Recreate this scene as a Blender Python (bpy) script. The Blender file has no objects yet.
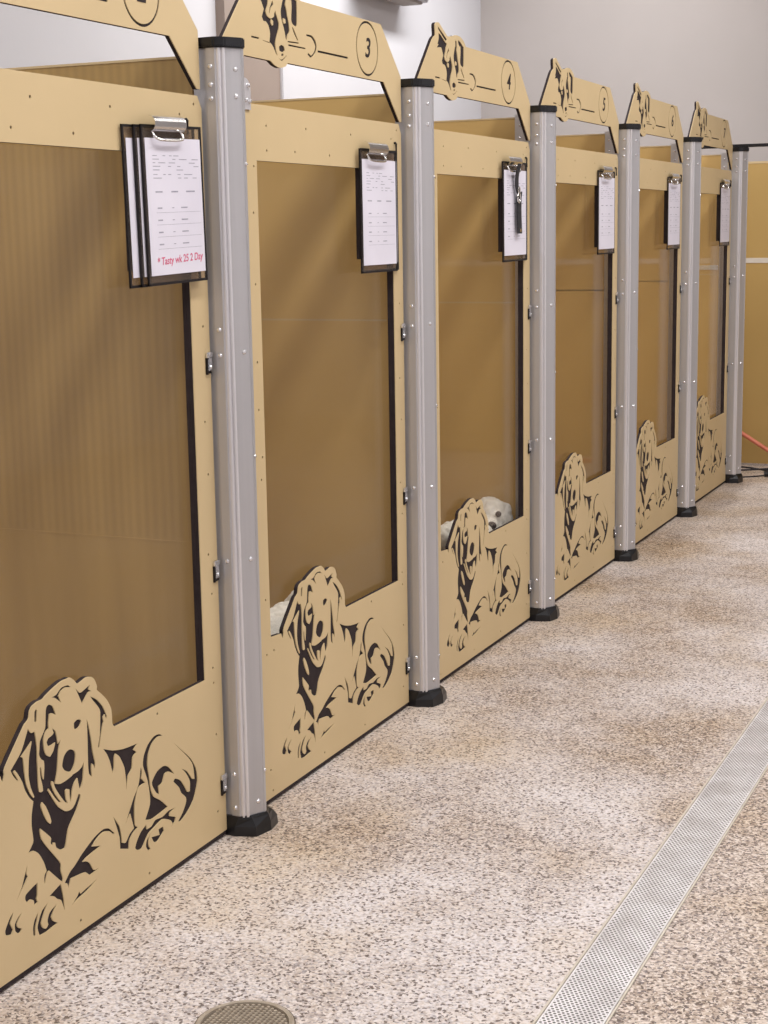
import bpy, bmesh, math, random
from mathutils import Vector, Matrix, noise as mnoise
C = bpy.context.scene.collection
scene = bpy.context.scene
random.seed(4)
PI = math.pi

# ---------------------------------------------------------------- camera
def make_camera():
    f, yaw, pitch, roll = 1576.31, 0.4203, -0.1748, -0.0165
    loc = Vector((1.7356, -2.9697, 1.349))
    fw = Vector((-math.sin(yaw)*math.cos(pitch), math.cos(yaw)*math.cos(pitch), math.sin(pitch)))
    r0 = Vector((math.cos(yaw), math.sin(yaw), 0)); u0 = r0.cross(fw)
    c, s = math.cos(roll), math.sin(roll)
    r = c*r0 + s*u0; u = -s*r0 + c*u0
    cd = bpy.data.cameras.new('camera'); co = bpy.data.objects.new('camera', cd); C.objects.link(co)
    cd.sensor_width = 36; cd.sensor_fit = 'AUTO'; cd.lens = f/1024*36
    cd.clip_start = 0.05; cd.clip_end = 60
    m = Matrix(((r.x, u.x, -fw.x, loc.x), (r.y, u.y, -fw.y, loc.y), (r.z, u.z, -fw.z, loc.z), (0, 0, 0, 1)))
    co.matrix_world = m
    scene.camera = co
make_camera()

# ---------------------------------------------------------------- world, lights, exposure
w = bpy.data.worlds.new('world'); scene.world = w; w.use_nodes = True
w.node_tree.nodes['Background'].inputs[0].default_value = (0.9, 0.93, 1.0, 1)
w.node_tree.nodes['Background'].inputs[1].default_value = 0.3
def area(name, loc, sx, sy, power, col=(1, 0.99, 0.985), rot=(0, 0, 0)):
    l = bpy.data.lights.new(name, 'AREA'); l.shape = 'RECTANGLE'; l.size = sx; l.size_y = sy
    l.energy = power; l.color = col
    o = bpy.data.objects.new(name, l); o.location = loc; o.rotation_euler = rot; C.objects.link(o); return o
CEIL = 3.7
area('ceiling_lamp_or_fill', (1.3, -3.0, CEIL-0.05), 0.35, 2.6, 52)
area('ceiling_lamp_or_fill', (1.3, 0.2, CEIL-0.05), 0.35, 2.6, 42)
area('ceiling_lamp_or_fill', (1.3, 3.4, CEIL-0.05), 0.35, 2.6, 42)
area('ceiling_lamp_or_fill', (-0.9, -0.9, CEIL-0.05), 0.35, 2.4, 22)
area('ceiling_lamp_or_fill', (-1.1, 5.1, CEIL-0.05), 0.35, 3.6, 82)  # fill with no known fixture, added to brighten the left wall
area('ceiling_lamp_or_fill', (2.9, 1.0, CEIL-0.05), 0.35, 5.0, 42)  # unseen fill added on the right to lift the far wall
scene.view_settings.view_transform = 'Standard'
scene.view_settings.look = 'None'
scene.view_settings.gamma = 1
scene.view_settings.use_curve_mapping = False
scene.view_settings.exposure = 0.36

# ---------------------------------------------------------------- materials
def mat(name):
    m = bpy.data.materials.new(name); m.use_nodes = True
    nt = m.node_tree; b = nt.nodes['Principled BSDF']; return m, nt, b
def N(nt, t, **kw):
    n = nt.nodes.new(t)
    for k, v in kw.items(): setattr(n, k, v)
    return n
def coords(nt, scale=(1, 1, 1)):
    tc = N(nt, 'ShaderNodeTexCoord'); mp = N(nt, 'ShaderNodeMapping'); mp.inputs['Scale'].default_value = scale
    nt.links.new(tc.outputs['Object'], mp.inputs[0]); return mp.outputs[0]
def mottled(name, c1, c2, rough, scale=6, stretch=(1, 1, 1), metallic=0.0, bump=0.0, bscale=200, detail=4, spec=0.5):
    m, nt, b = mat(name)
    v = coords(nt, stretch)
    n = N(nt, 'ShaderNodeTexNoise'); n.inputs['Scale'].default_value = scale; n.inputs['Detail'].default_value = detail
    nt.links.new(v, n.inputs['Vector'])
    r = N(nt, 'ShaderNodeValToRGB'); r.color_ramp.elements[0].position = 0.3; r.color_ramp.elements[1].position = 0.7
    r.color_ramp.elements[0].color = (*c1, 1); r.color_ramp.elements[1].color = (*c2, 1)
    nt.links.new(n.outputs['Fac'], r.inputs[0]); nt.links.new(r.outputs[0], b.inputs['Base Color'])
    b.inputs['Roughness'].default_value = rough; b.inputs['Metallic'].default_value = metallic
    b.inputs['Specular IOR Level'].default_value = spec
    if bump:
        n2 = N(nt, 'ShaderNodeTexNoise'); n2.inputs['Scale'].default_value = bscale
        nt.links.new(v, n2.inputs['Vector'])
        bp = N(nt, 'ShaderNodeBump'); bp.inputs['Strength'].default_value = bump; bp.inputs['Distance'].default_value = 0.002
        nt.links.new(n2.outputs['Fac'], bp.inputs['Height']); nt.links.new(bp.outputs[0], b.inputs['Normal'])
    return m
M = {}
M['tan'] = mottled('tan_sheet', (0.59, 0.45, 0.25), (0.63, 0.48, 0.27), 0.5, 3, bump=0.12, bscale=500, spec=0.35)
M['core'] = mottled('dark_core', (0.024, 0.016, 0.017), (0.034, 0.024, 0.025), 0.7, 40, spec=0.2)
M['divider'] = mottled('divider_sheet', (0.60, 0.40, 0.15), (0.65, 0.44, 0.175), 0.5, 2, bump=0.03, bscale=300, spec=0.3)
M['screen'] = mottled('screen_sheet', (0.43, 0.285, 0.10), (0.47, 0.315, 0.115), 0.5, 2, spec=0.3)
M['alu'] = mottled('brushed_aluminium', (0.46, 0.45, 0.46), (0.54, 0.525, 0.54), 0.42, 30, (1, 1, 0.03), metallic=0.55)
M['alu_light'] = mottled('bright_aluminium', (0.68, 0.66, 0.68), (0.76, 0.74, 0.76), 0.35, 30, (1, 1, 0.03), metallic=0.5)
M['bolt'] = mottled('zinc_bolt', (0.70, 0.70, 0.72), (0.82, 0.82, 0.84), 0.22, 60, metallic=0.85)
M['chrome'] = mottled('chrome_clip', (0.75, 0.74, 0.72), (0.85, 0.84, 0.82), 0.15, 20, metallic=1.0)
M['rubber'] = mottled('black_plastic', (0.006, 0.006, 0.007), (0.013, 0.013, 0.016), 0.3, 20, spec=0.4)
M['black'] = mottled('black_edge', (0.008, 0.006, 0.006), (0.014, 0.010, 0.011), 0.5, 20, spec=0.25)
M['paper'] = mottled('printer_paper', (0.68, 0.65, 0.73), (0.73, 0.70, 0.78), 0.8, 8)
M['ink'] = mottled('grey_ink', (0.28, 0.27, 0.33), (0.40, 0.39, 0.45), 0.8, 60)
M['red'] = mottled('red_ink', (0.55, 0.08, 0.17), (0.65, 0.12, 0.22), 0.8, 60)
M['wall'] = mottled('white_painted_wall', (0.64, 0.635, 0.67), (0.68, 0.675, 0.71), 0.75, 1.2, bump=0.1, bscale=60)
M['greywall'] = mottled('grey_painted_wall', (0.41, 0.375, 0.36), (0.46, 0.42, 0.405), 0.7, 0.9, bump=0.15, bscale=50)
M['ceil'] = mottled('ceiling_white', (0.74, 0.74, 0.74), (0.78, 0.78, 0.78), 0.9, 2)
M['taupe'] = mottled('taupe_pilaster', (0.31, 0.245, 0.21), (0.35, 0.28, 0.24), 0.7, 1.5)
M['fur'] = mottled('white_fur', (0.88, 0.85, 0.79), (0.95, 0.93, 0.89), 0.95, 30, bump=0.6, bscale=90)
M['furdark'] = mottled('dark_nose_skin', (0.03, 0.02, 0.02), (0.05, 0.035, 0.035), 0.4, 30)
M['strap'] = mottled('black_webbing', (0.010, 0.009, 0.012), (0.022, 0.02, 0.026), 0.7, 90)
M['orange'] = mottled('orange_hose_rubber', (0.60, 0.17, 0.10), (0.68, 0.21, 0.13), 0.45, 20)
M['white_strip'] = mottled('pale_seam_strip', (0.60, 0.55, 0.48), (0.66, 0.61, 0.54), 0.6, 20)

def glassy(name, tint, refl_ior=0.03, opacity=0.0, col=(0.3, 0.22, 0.15)):
    m, nt, b = mat(name); nt.nodes.remove(b); out = nt.nodes['Material Output']
    tr = N(nt, 'ShaderNodeBsdfTransparent'); tr.inputs[0].default_value = (*tint, 1)
    gl = N(nt, 'ShaderNodeBsdfGlossy'); gl.inputs['Roughness'].default_value = 0.06
    df = N(nt, 'ShaderNodeBsdfDiffuse'); df.inputs[0].default_value = (*col, 1)
    lw = N(nt, 'ShaderNodeLayerWeight'); lw.inputs[0].default_value = 0.5          # facing: 0 straight on, 1 grazing, from either side
    pw = N(nt, 'ShaderNodeMath', operation='POWER'); pw.inputs[1].default_value = 5.0; nt.links.new(lw.outputs['Facing'], pw.inputs[0])
    fr = N(nt, 'ShaderNodeMapRange'); fr.inputs[3].default_value = refl_ior; fr.inputs[4].default_value = 0.5; nt.links.new(pw.outputs[0], fr.inputs[0])
    # faint smears so the sheet is not perfectly even
    nz = N(nt, 'ShaderNodeTexNoise'); nz.inputs['Scale'].default_value = 4
    nt.links.new(coords(nt, (1, 1, 0.35)), nz.inputs['Vector'])
    mr = N(nt, 'ShaderNodeMapRange'); mr.inputs[3].default_value = opacity*0.7; mr.inputs[4].default_value = opacity*1.3
    nt.links.new(nz.outputs['Fac'], mr.inputs[0])
    m1 = N(nt, 'ShaderNodeMixShader'); m2 = N(nt, 'ShaderNodeMixShader')
    nt.links.new(mr.outputs[0], m1.inputs[0]); nt.links.new(tr.outputs[0], m1.inputs[1]); nt.links.new(df.outputs[0], m1.inputs[2])
    nt.links.new(fr.outputs[0], m2.inputs[0]); nt.links.new(m1.outputs[0], m2.inputs[1]); nt.links.new(gl.outputs[0], m2.inputs[2])
    nt.links.new(m2.outputs[0], out.inputs[0]); return m
M['pane'] = glassy('clear_window_sheet', (0.96, 0.95, 0.93), 0.02, 0.02, (0.5, 0.42, 0.33))
M['smoke'] = glassy('smoky_clear_board', (0.86, 0.82, 0.79), 0.025, 0.10, (0.35, 0.28, 0.22))

def floor_mat():
    m, nt, b = mat('flake_resin_floor'); L = nt.links.new
    v = coords(nt)
    wn = N(nt, 'ShaderNodeTexNoise'); wn.inputs['Scale'].default_value = 110; wn.inputs['Detail'].default_value = 3
    L(v, wn.inputs['Vector'])
    wm = N(nt, 'ShaderNodeVectorMath', operation='SCALE'); wm.inputs['Scale'].default_value = 0.010
    L(wn.outputs['Color'], wm.inputs[0])
    wa = N(nt, 'ShaderNodeVectorMath', operation='ADD'); L(v, wa.inputs[0]); L(wm.outputs[0], wa.inputs[1])
    def vor(scale):
        t = N(nt, 'ShaderNodeTexVoronoi'); t.inputs['Scale'].default_value = scale; L(wa.outputs[0], t.inputs['Vector'])
        s = N(nt, 'ShaderNodeSeparateColor'); L(t.outputs['Color'], s.inputs[0]); return s
    s1 = vor(215)
    cr = N(nt, 'ShaderNodeValToRGB'); cr.color_ramp.interpolation = 'CONSTANT'
    els = [(0.0, (0.07, 0.04, 0.032)), (0.10, (0.17, 0.115, 0.088)), (0.22, (0.31, 0.23, 0.17)), (0.42, (0.43, 0.335, 0.26)),
           (0.62, (0.53, 0.43, 0.35)), (0.82, (0.66, 0.57, 0.50))]
    cr.color_ramp.elements[0].color = (*els[0][1], 1); cr.color_ramp.elements[1].position = els[1][0]; cr.color_ramp.elements[1].color = (*els[1][1], 1)
    for p, c in els[2:]:
        e = cr.color_ramp.elements.new(p); e.color = (*c, 1)
    L(s1.outputs[0], cr.inputs[0])
    # residue: pale worn film in patches on the kennel side of the drain, thinner on the other side
    n1 = N(nt, 'ShaderNodeTexNoise'); n1.inputs['Scale'].default_value = 1.5; n1.inputs['Detail'].default_value = 6; n1.inputs['Roughness'].default_value = 0.62
    L(v, n1.inputs['Vector'])
    r1 = N(nt, 'ShaderNodeMapRange'); r1.inputs[1].default_value = 0.38; r1.inputs[2].default_value = 0.62; L(n1.outputs['Fac'], r1.inputs[0])
    sp = N(nt, 'ShaderNodeSeparateXYZ'); L(v, sp.inputs[0])
    side = N(nt, 'ShaderNodeMapRange'); side.inputs[1].default_value = 0.93; side.inputs[2].default_value = 1.06; side.inputs[3].default_value = 1.0; side.inputs[4].default_value = 0.30
    L(sp.outputs[0], side.inputs[0])
    near = N(nt, 'ShaderNodeMapRange'); near.inputs[1].default_value = -0.9; near.inputs[2].default_value = 1.6; near.inputs[3].default_value = 0.30; near.inputs[4].default_value = 0.0
    L(sp.outputs[1], near.inputs[0])
    ad = N(nt, 'ShaderNodeMath', operation='ADD'); ad.use_clamp = True; L(r1.outputs[0], ad.inputs[0]); L(near.outputs[0], ad.inputs[1])
    mu = N(nt, 'ShaderNodeMath', operation='MULTIPLY'); L(ad.outputs[0], mu.inputs[0]); L(side.outputs[0], mu.inputs[1])
    n3 = N(nt, 'ShaderNodeTexNoise'); n3.inputs['Scale'].default_value = 120; L(v, n3.inputs['Vector'])
    r3 = N(nt, 'ShaderNodeMapRange'); r3.inputs[1].default_value = 0.35; r3.inputs[2].default_value = 0.6; r3.inputs[3].default_value = 0.30; r3.inputs[4].default_value = 0.85; L(n3.outputs['Fac'], r3.inputs[0])
    mu2 = N(nt, 'ShaderNodeMath', operation='MULTIPLY'); L(mu.outputs[0], mu2.inputs[0]); L(r3.outputs[0], mu2.inputs[1])
    mx = N(nt, 'ShaderNodeMix', data_type='RGBA'); L(mu2.outputs[0], mx.inputs[0]); L(cr.outputs[0], mx.inputs[6]); mx.inputs[7].default_value = (0.75, 0.705, 0.715, 1)
    # dark chips that still show through the film
    s2 = vor(205)
    dk = N(nt, 'ShaderNodeMath', operation='LESS_THAN'); L(s2.outputs[2], dk.inputs[0]); dk.inputs[1].default_value = 0.12
    dk2 = N(nt, 'ShaderNodeMath', operation='MULTIPLY'); L(dk.outputs[0], dk2.inputs[0]); dk2.inputs[1].default_value = 0.85
    md = N(nt, 'ShaderNodeMix', data_type='RGBA'); L(dk2.outputs[0], md.inputs[0]); L(mx.outputs[2], md.inputs[6]); md.inputs[7].default_value = (0.085, 0.055, 0.042, 1)
    mx = md
    # ochre stains
    n4 = N(nt, 'ShaderNodeTexNoise'); n4.inputs['Scale'].default_value = 2.6; n4.inputs['Detail'].default_value = 5
    mp = N(nt, 'ShaderNodeMapping'); mp.inputs['Location'].default_value = (4.2, 1.7, 0); L(v, mp.inputs[0]); L(mp.outputs[0], n4.inputs['Vector'])
    r4 = N(nt, 'ShaderNodeMapRange'); r4.inputs[1].default_value = 0.50; r4.inputs[2].default_value = 0.75; r4.inputs[4].default_value = 0.62
    dr = N(nt, 'ShaderNodeMapRange'); dr.inputs[1].default_value = 0.05; dr.inputs[2].default_value = 0.38; dr.inputs[3].default_value = 0.14; dr.inputs[4].default_value = 0.0; L(sp.outputs[0], dr.inputs[0])
    ad4 = N(nt, 'ShaderNodeMath', operation='ADD'); L(n4.outputs['Fac'], ad4.inputs[0]); L(dr.outputs[0], ad4.inputs[1]); L(ad4.outputs[0], r4.inputs[0])
    ml = N(nt, 'ShaderNodeMix', data_type='RGBA', blend_type='MULTIPLY'); L(r4.outputs[0], ml.inputs[0]); L(mx.outputs[2], ml.inputs[6]); ml.inputs[7].default_value = (0.84, 0.72, 0.50, 1)
    L(ml.outputs[2], b.inputs['Base Color'])
    b.inputs['Roughness'].default_value = 0.55; b.inputs['Specular IOR Level'].default_value = 0.3
    bp = N(nt, 'ShaderNodeBump'); bp.inputs['Strength'].default_value = 0.25; bp.inputs['Distance'].default_value = 0.001
    L(s1.outputs[1], bp.inputs['Height']); L(bp.outputs[0], b.inputs['Normal'])
    return m
M['floor'] = floor_mat()

def grate_mat():
    # staggered round perforations through bright steel: pattern of the sheet itself
    m, nt, b = mat('perforated_steel'); L = nt.links.new
    v = coords(nt); sp = N(nt, 'ShaderNodeSeparateXYZ'); L(v, sp.inputs[0])
    def mth(op, a, bb=None):
        n = N(nt, 'ShaderNodeMath', operation=op)
        for i, q in enumerate((a, bb)):
            if q is None: continue
            if isinstance(q, (int, float)): n.inputs[i].default_value = q
            else: L(q, n.inputs[i])
        return n.outputs[0]
    P = 0.0088
    X = mth('DIVIDE', sp.outputs[0], P); Y = mth('DIVIDE', sp.outputs[1], P*1.732)
    def lattice(ox, oy):
        fx = mth('SUBTRACT', mth('FRACT', mth('ADD', X, ox)), 0.5); fy = mth('SUBTRACT', mth('FRACT', mth('ADD', Y, oy)), 0.5)
        fy = mth('MULTIPLY', fy, 1.732)
        return mth('SQRT', mth('ADD', mth('MULTIPLY', fx, fx), mth('MULTIPLY', fy, fy)))
    d = mth('MINIMUM', lattice(100.0, 100.0), lattice(100.5, 100.5))
    hole = mth('LESS_THAN', d, 0.31)
    ax = mth('ABSOLUTE', sp.outputs[0]); inside = mth('LESS_THAN', ax, 0.051)
    hole = mth('MULTIPLY', hole, inside)
    nz = N(nt, 'ShaderNodeTexNoise'); nz.inputs['Scale'].default_value = 12; nz.inputs['Detail'].default_value = 6; L(v, nz.inputs['Vector'])
    cr = N(nt, 'ShaderNodeValToRGB'); cr.color_ramp.elements[0].position = 0.35; cr.color_ramp.elements[1].position = 0.6
    cr.color_ramp.elements[0].color = (0.62, 0.59, 0.59, 1); cr.color_ramp.elements[1].color = (0.80, 0.78, 0.79, 1); L(nz.outputs['Fac'], cr.inputs[0])
    mx = N(nt, 'ShaderNodeMix', data_type='RGBA'); L(hole, mx.inputs[0]); L(cr.outputs[0], mx.inputs[6]); mx.inputs[7].default_value = (0.07, 0.055, 0.05, 1)
    L(mx.outputs[2], b.inputs['Base Color']); b.inputs['Metallic'].default_value = 0.25; b.inputs['Roughness'].default_value = 0.4
    return m
M['grate'] = grate_mat()
M['drainmetal'] = mottled('worn_drain_metal', (0.38, 0.32, 0.25), (0.50, 0.43, 0.35), 0.45, 40, metallic=0.4)
M['drainpit'] = mottled('dirty_drain_recess', (0.10, 0.075, 0.055), (0.15, 0.115, 0.08), 0.8, 40)
M['caulk'] = mottled('beige_joint', (0.50, 0.44, 0.36), (0.62, 0.56, 0.48), 0.7, 20)

def streaked():
    # sheet with regular drip runs on its upper half, ending on a ledge line
    m, nt, b = mat('streaked_divider_sheet'); L = nt.links.new
    v = coords(nt); sp = N(nt, 'ShaderNodeSeparateXYZ'); L(v, sp.inputs[0])
    wv = N(nt, 'ShaderNodeTexWave', wave_type='BANDS', bands_direction='X'); wv.inputs['Scale'].default_value = 14; wv.inputs['Distortion'].default_value = 1.2
    wv.inputs['Detail'].default_value = 2; wv.inputs['Detail Scale'].default_value = 1.5
    mp = N(nt, 'ShaderNodeMapping'); mp.inputs['Scale'].default_value = (1, 1, 0.06); L(v, mp.inputs[0]); L(mp.outputs[0], wv.inputs['Vector'])
    nz = N(nt, 'ShaderNodeTexNoise'); nz.inputs['Scale'].default_value = 9; nz.inputs['Detail'].default_value = 4
    mp2 = N(nt, 'ShaderNodeMapping'); mp2.inputs['Scale'].default_value = (1.3, 1, 0.12); L(v, mp2.inputs[0]); L(mp2.outputs[0], nz.inputs['Vector'])
    up = N(nt, 'ShaderNodeMapRange'); up.inputs[1].default_value = 0.673; up.inputs[2].default_value = 0.680; L(sp.outputs[2], up.inputs[0])
    a = N(nt, 'ShaderNodeMath', operation='MULTIPLY'); L(wv.outputs['Fac'], a.inputs[0]); L(up.outputs[0], a.inputs[1])
    a2 = N(nt, 'ShaderNodeMath', operation='MULTIPLY'); L(a.outputs[0], a2.inputs[0]); a2.inputs[1].default_value = 0.16
    r = N(nt, 'ShaderNodeValToRGB'); r.color_ramp.elements[0].position = 0.3; r.color_ramp.elements[1].position = 0.7
    r.color_ramp.elements[0].color = (0.40, 0.255, 0.09, 1); r.color_ramp.elements[1].color = (0.49, 0.32, 0.115, 1); L(nz.outputs['Fac'], r.inputs[0])
    mx = N(nt, 'ShaderNodeMix', data_type='RGBA'); L(a2.outputs[0], mx.inputs[0]); L(r.outputs[0], mx.inputs[6]); mx.inputs[7].default_value = (0.16, 0.10, 0.05, 1)
    L(mx.outputs[2], b.inputs['Base Color']); b.inputs['Roughness'].default_value = 0.5
    return m
M['streaked'] = streaked()

# ---------------------------------------------------------------- mesh helpers
def finish(bm, name, mats, parent=None, loc=None, smooth=False):
    me = bpy.data.meshes.new(name); bm.to_mesh(me); bm.free()
    for m_ in (mats if isinstance(mats, (list, tuple)) else [mats]): me.materials.append(m_)
    if smooth:
        for p in me.polygons: p.use_smooth = True
    o = bpy.data.objects.new(name, me); C.objects.link(o)
    if parent: o.parent = parent
    if loc: o.location = loc
    return o
def box(bm, x0, x1, y0, y1, z0, z1, mi=0, bev=0.0):
    vs = [bm.verts.new(p) for p in ((x0,y0,z0),(x1,y0,z0),(x1,y1,z0),(x0,y1,z0),(x0,y0,z1),(x1,y0,z1),(x1,y1,z1),(x0,y1,z1))]
    fs = [bm.faces.new([vs[i] for i in q]) for q in ((0,3,2,1),(4,5,6,7),(0,1,5,4),(1,2,6,5),(2,3,7,6),(3,0,4,7))]
    for f in fs: f.material_index = mi
    if bev:
        es = list({e for f in fs for e in f.edges})
        r = bmesh.ops.bevel(bm, geom=es, offset=bev, segments=2, affect='EDGES')
        for f in r['faces']: f.material_index = mi
def prism(bm, pts, z0, z1, mi=0):
    # pts: list of (x, y), extruded along z
    n = len(pts)
    a = [bm.verts.new((p[0], p[1], z0)) for p in pts]; b = [bm.verts.new((p[0], p[1], z1)) for p in pts]
    f = [bm.faces.new(list(reversed(a))), bm.faces.new(b)]
    for i in range(n): f.append(bm.faces.new((a[i], a[(i+1) % n], b[(i+1) % n], b[i])))
    for q in f: q.material_index = mi
def cyl(bm, p, axis, r, h, seg=16, mi=0, r2=None, dome=False):
    z = Vector(axis).normalized(); x = z.orthogonal().normalized(); y = z.cross(x)
    p = Vector(p); rings = [(r, 0), (r if r2 is None else r2, h)]
    if dome: rings = [(r, 0), (r, h*0.35), (r*0.75, h*0.8), (r*0.35, h)]
    rv = []
    for rr, hh in rings:
        rv.append([bm.verts.new(p + z*hh + (x*math.cos(2*PI*i/seg) + y*math.sin(2*PI*i/seg))*rr) for i in range(seg)])
    fs = [bm.faces.new(list(reversed(rv[0]))), bm.faces.new(rv[-1])]
    for a, b in zip(rv, rv[1:]):
        for i in range(seg): fs.append(bm.faces.new((a[i], a[(i+1) % seg], b[(i+1) % seg], b[i])))
    for f in fs: f.material_index = mi
def tube(bm, pts, r, seg=10, mi=0):
    pts = [Vector(p) for p in pts]; rings = []
    for i, p in enumerate(pts):
        t = (pts[min(i+1, len(pts)-1)] - pts[max(i-1, 0)]).normalized()
        x = t.cross(Vector((0, 0, 1)));  x = x.normalized() if x.length > 1e-4 else Vector((1, 0, 0)); y = t.cross(x)
        rings.append([bm.verts.new(p + (x*math.cos(2*PI*k/seg) + y*math.sin(2*PI*k/seg))*r) for k in range(seg)])
    fs = [bm.faces.new(list(reversed(rings[0]))), bm.faces.new(rings[-1])]
    for a, b in zip(rings, rings[1:]):
        for i in range(seg): fs.append(bm.faces.new((a[i], a[(i+1) % seg], b[(i+1) % seg], b[i])))
    for f in fs: f.material_index = mi
def smooth_path(pts, n=8):
    P = [Vector(p) for p in pts]; out = []
    for i in range(len(P)-1):
        a, b, c, d = P[max(i-1, 0)], P[i], P[i+1], P[min(i+2, len(P)-1)]
        for k in range(n):
            t = k/n
            out.append(0.5*((2*b) + (c-a)*t + (2*a-5*b+4*c-d)*t*t + (3*b-a-3*c+d)*t**3))
    out.append(P[-1]); return out
def pairs(flat): return [(flat[i], flat[i+1]) for i in range(0, len(flat), 2)]
def soften(pts):
    # corner-aware rounding of a closed outline: gentle bends become curves, sharp tips stay
    n = len(pts); P = [Vector(p) for p in pts]; out = []
    sharp = []
    for i in range(n):
        a = (P[i]-P[i-1]); b = (P[(i+1) % n]-P[i])
        sharp.append(a.length < 1e-6 or b.length < 1e-6 or a.angle(b) > math.radians(62))
    for i in range(n):
        j = (i+1) % n
        a, b, c, d = P[i-1], P[i], P[j], P[(j+1) % n]
        if sharp[i]: a = b - (c-b)*0.5
        if sharp[j]: d = c + (c-b)*0.5
        out.append(tuple(b))
        if (c-b).length > 0.006:
            for t in (0.33, 0.67):
                q = 0.5*((2*b) + (c-a)*t + (2*a-5*b+4*c-d)*t*t + (3*b-a-3*c+d)*t**3)
                lin = b.lerp(c, t); q = lin.lerp(q, 0.75); out.append(tuple(q))
    return out
def sheet(loops, x0, x1):
    # plane figure in (y, z) with holes and islands, given real thickness from x0 to x1
    cu = bpy.data.curves.new('outline', 'CURVE'); cu.dimensions = '2D'; cu.fill_mode = 'BOTH'; cu.extrude = abs(x1-x0)/2
    for lp in loops:
        s = cu.splines.new('POLY'); s.points.add(len(lp)-1); s.use_cyclic_u = True
        for q, p in zip(s.points, lp): q.co = (p[0], p[1], 0, 1)
    o = bpy.data.objects.new('outline', cu); C.objects.link(o)
    dg = bpy.context.evaluated_depsgraph_get(); me = bpy.data.meshes.new_from_object(o.evaluated_get(dg))
    bm = bmesh.new(); bm.from_mesh(me); bpy.data.objects.remove(o); bpy.data.curves.remove(cu); bpy.data.meshes.remove(me)
    cx = (x0+x1)/2
    for v in bm.verts: v.co = Vector((v.co.z + cx, v.co.x, v.co.y))
    return bm
def merge(dst, src, mi):
    base = {}
    for v in src.verts: base[v] = dst.verts.new(v.co)
    for f in src.faces:
        try: g = dst.faces.new([base[v] for v in f.verts]); g.material_index = mi
        except ValueError: pass
    src.free()
def circ(cy, cz, r, n=24): return [(cy + r*math.cos(2*PI*i/n), cz + r*math.sin(2*PI*i/n)) for i in range(n)]

def tag(o, label, cat, group=None):
    o['label'] = label; o['category'] = cat
    if group: o['group'] = group
    return o
def empty(name, loc, label, cat, group=None):
    o = bpy.data.objects.new(name, None); o.empty_display_size = 0.1; C.objects.link(o); o.location = loc
    return tag(o, label, cat, group)
def copy_tree(o, parent=None):
    c = o.copy(); C.objects.link(c); c.parent = parent
    for ch in list(o.children): copy_tree(ch, c)
    return c
def struct(bm, name, m):
    o = finish(bm, name, m); o['kind'] = 'structure'; return o

# ---------------------------------------------------------------- room shell
W = 1.0855; Y0 = -0.008                      # bay pitch, first post
XL, XR, YN, YF = -2.2, 3.9, -5.2, 7.6
b = bmesh.new(); box(b, XL-0.1, XR+0.1, YN-0.1, YF+0.1, -0.12, 0); struct(b, 'floor', M['floor'])
b = bmesh.new(); box(b, XL-0.1, XR+0.1, YN-0.1, YF+0.1, CEIL, CEIL+0.1); struct(b, 'ceiling', M['ceil'])
b = bmesh.new(); box(b, XL-0.12, XL, YN-0.1, YF+0.1, 0, CEIL); struct(b, 'wall_left', M['wall'])
b = bmesh.new(); box(b, XR, XR+0.12, YN-0.1, YF+0.1, 0, CEIL); struct(b, 'wall_right', M['wall'])
b = bmesh.new(); box(b, XL, XR, YF, YF+0.12, 0, CEIL); struct(b, 'wall_far', M['greywall'])
b = bmesh.new(); box(b, XL, XR, YN-0.12, YN, 0, CEIL); struct(b, 'wall_near', M['wall'])
# taupe pilaster with a paler edge bead on the left wall, behind the kennels
b = bmesh.new(); box(b, XL, XL+0.05, 3.94, 4.50, 0, CEIL); box(b, XL, XL+0.065, 4.50, 4.56, 0, CEIL, 1, 0.005); struct(b, 'trim_1', [M['taupe'], M['wall']])

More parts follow.
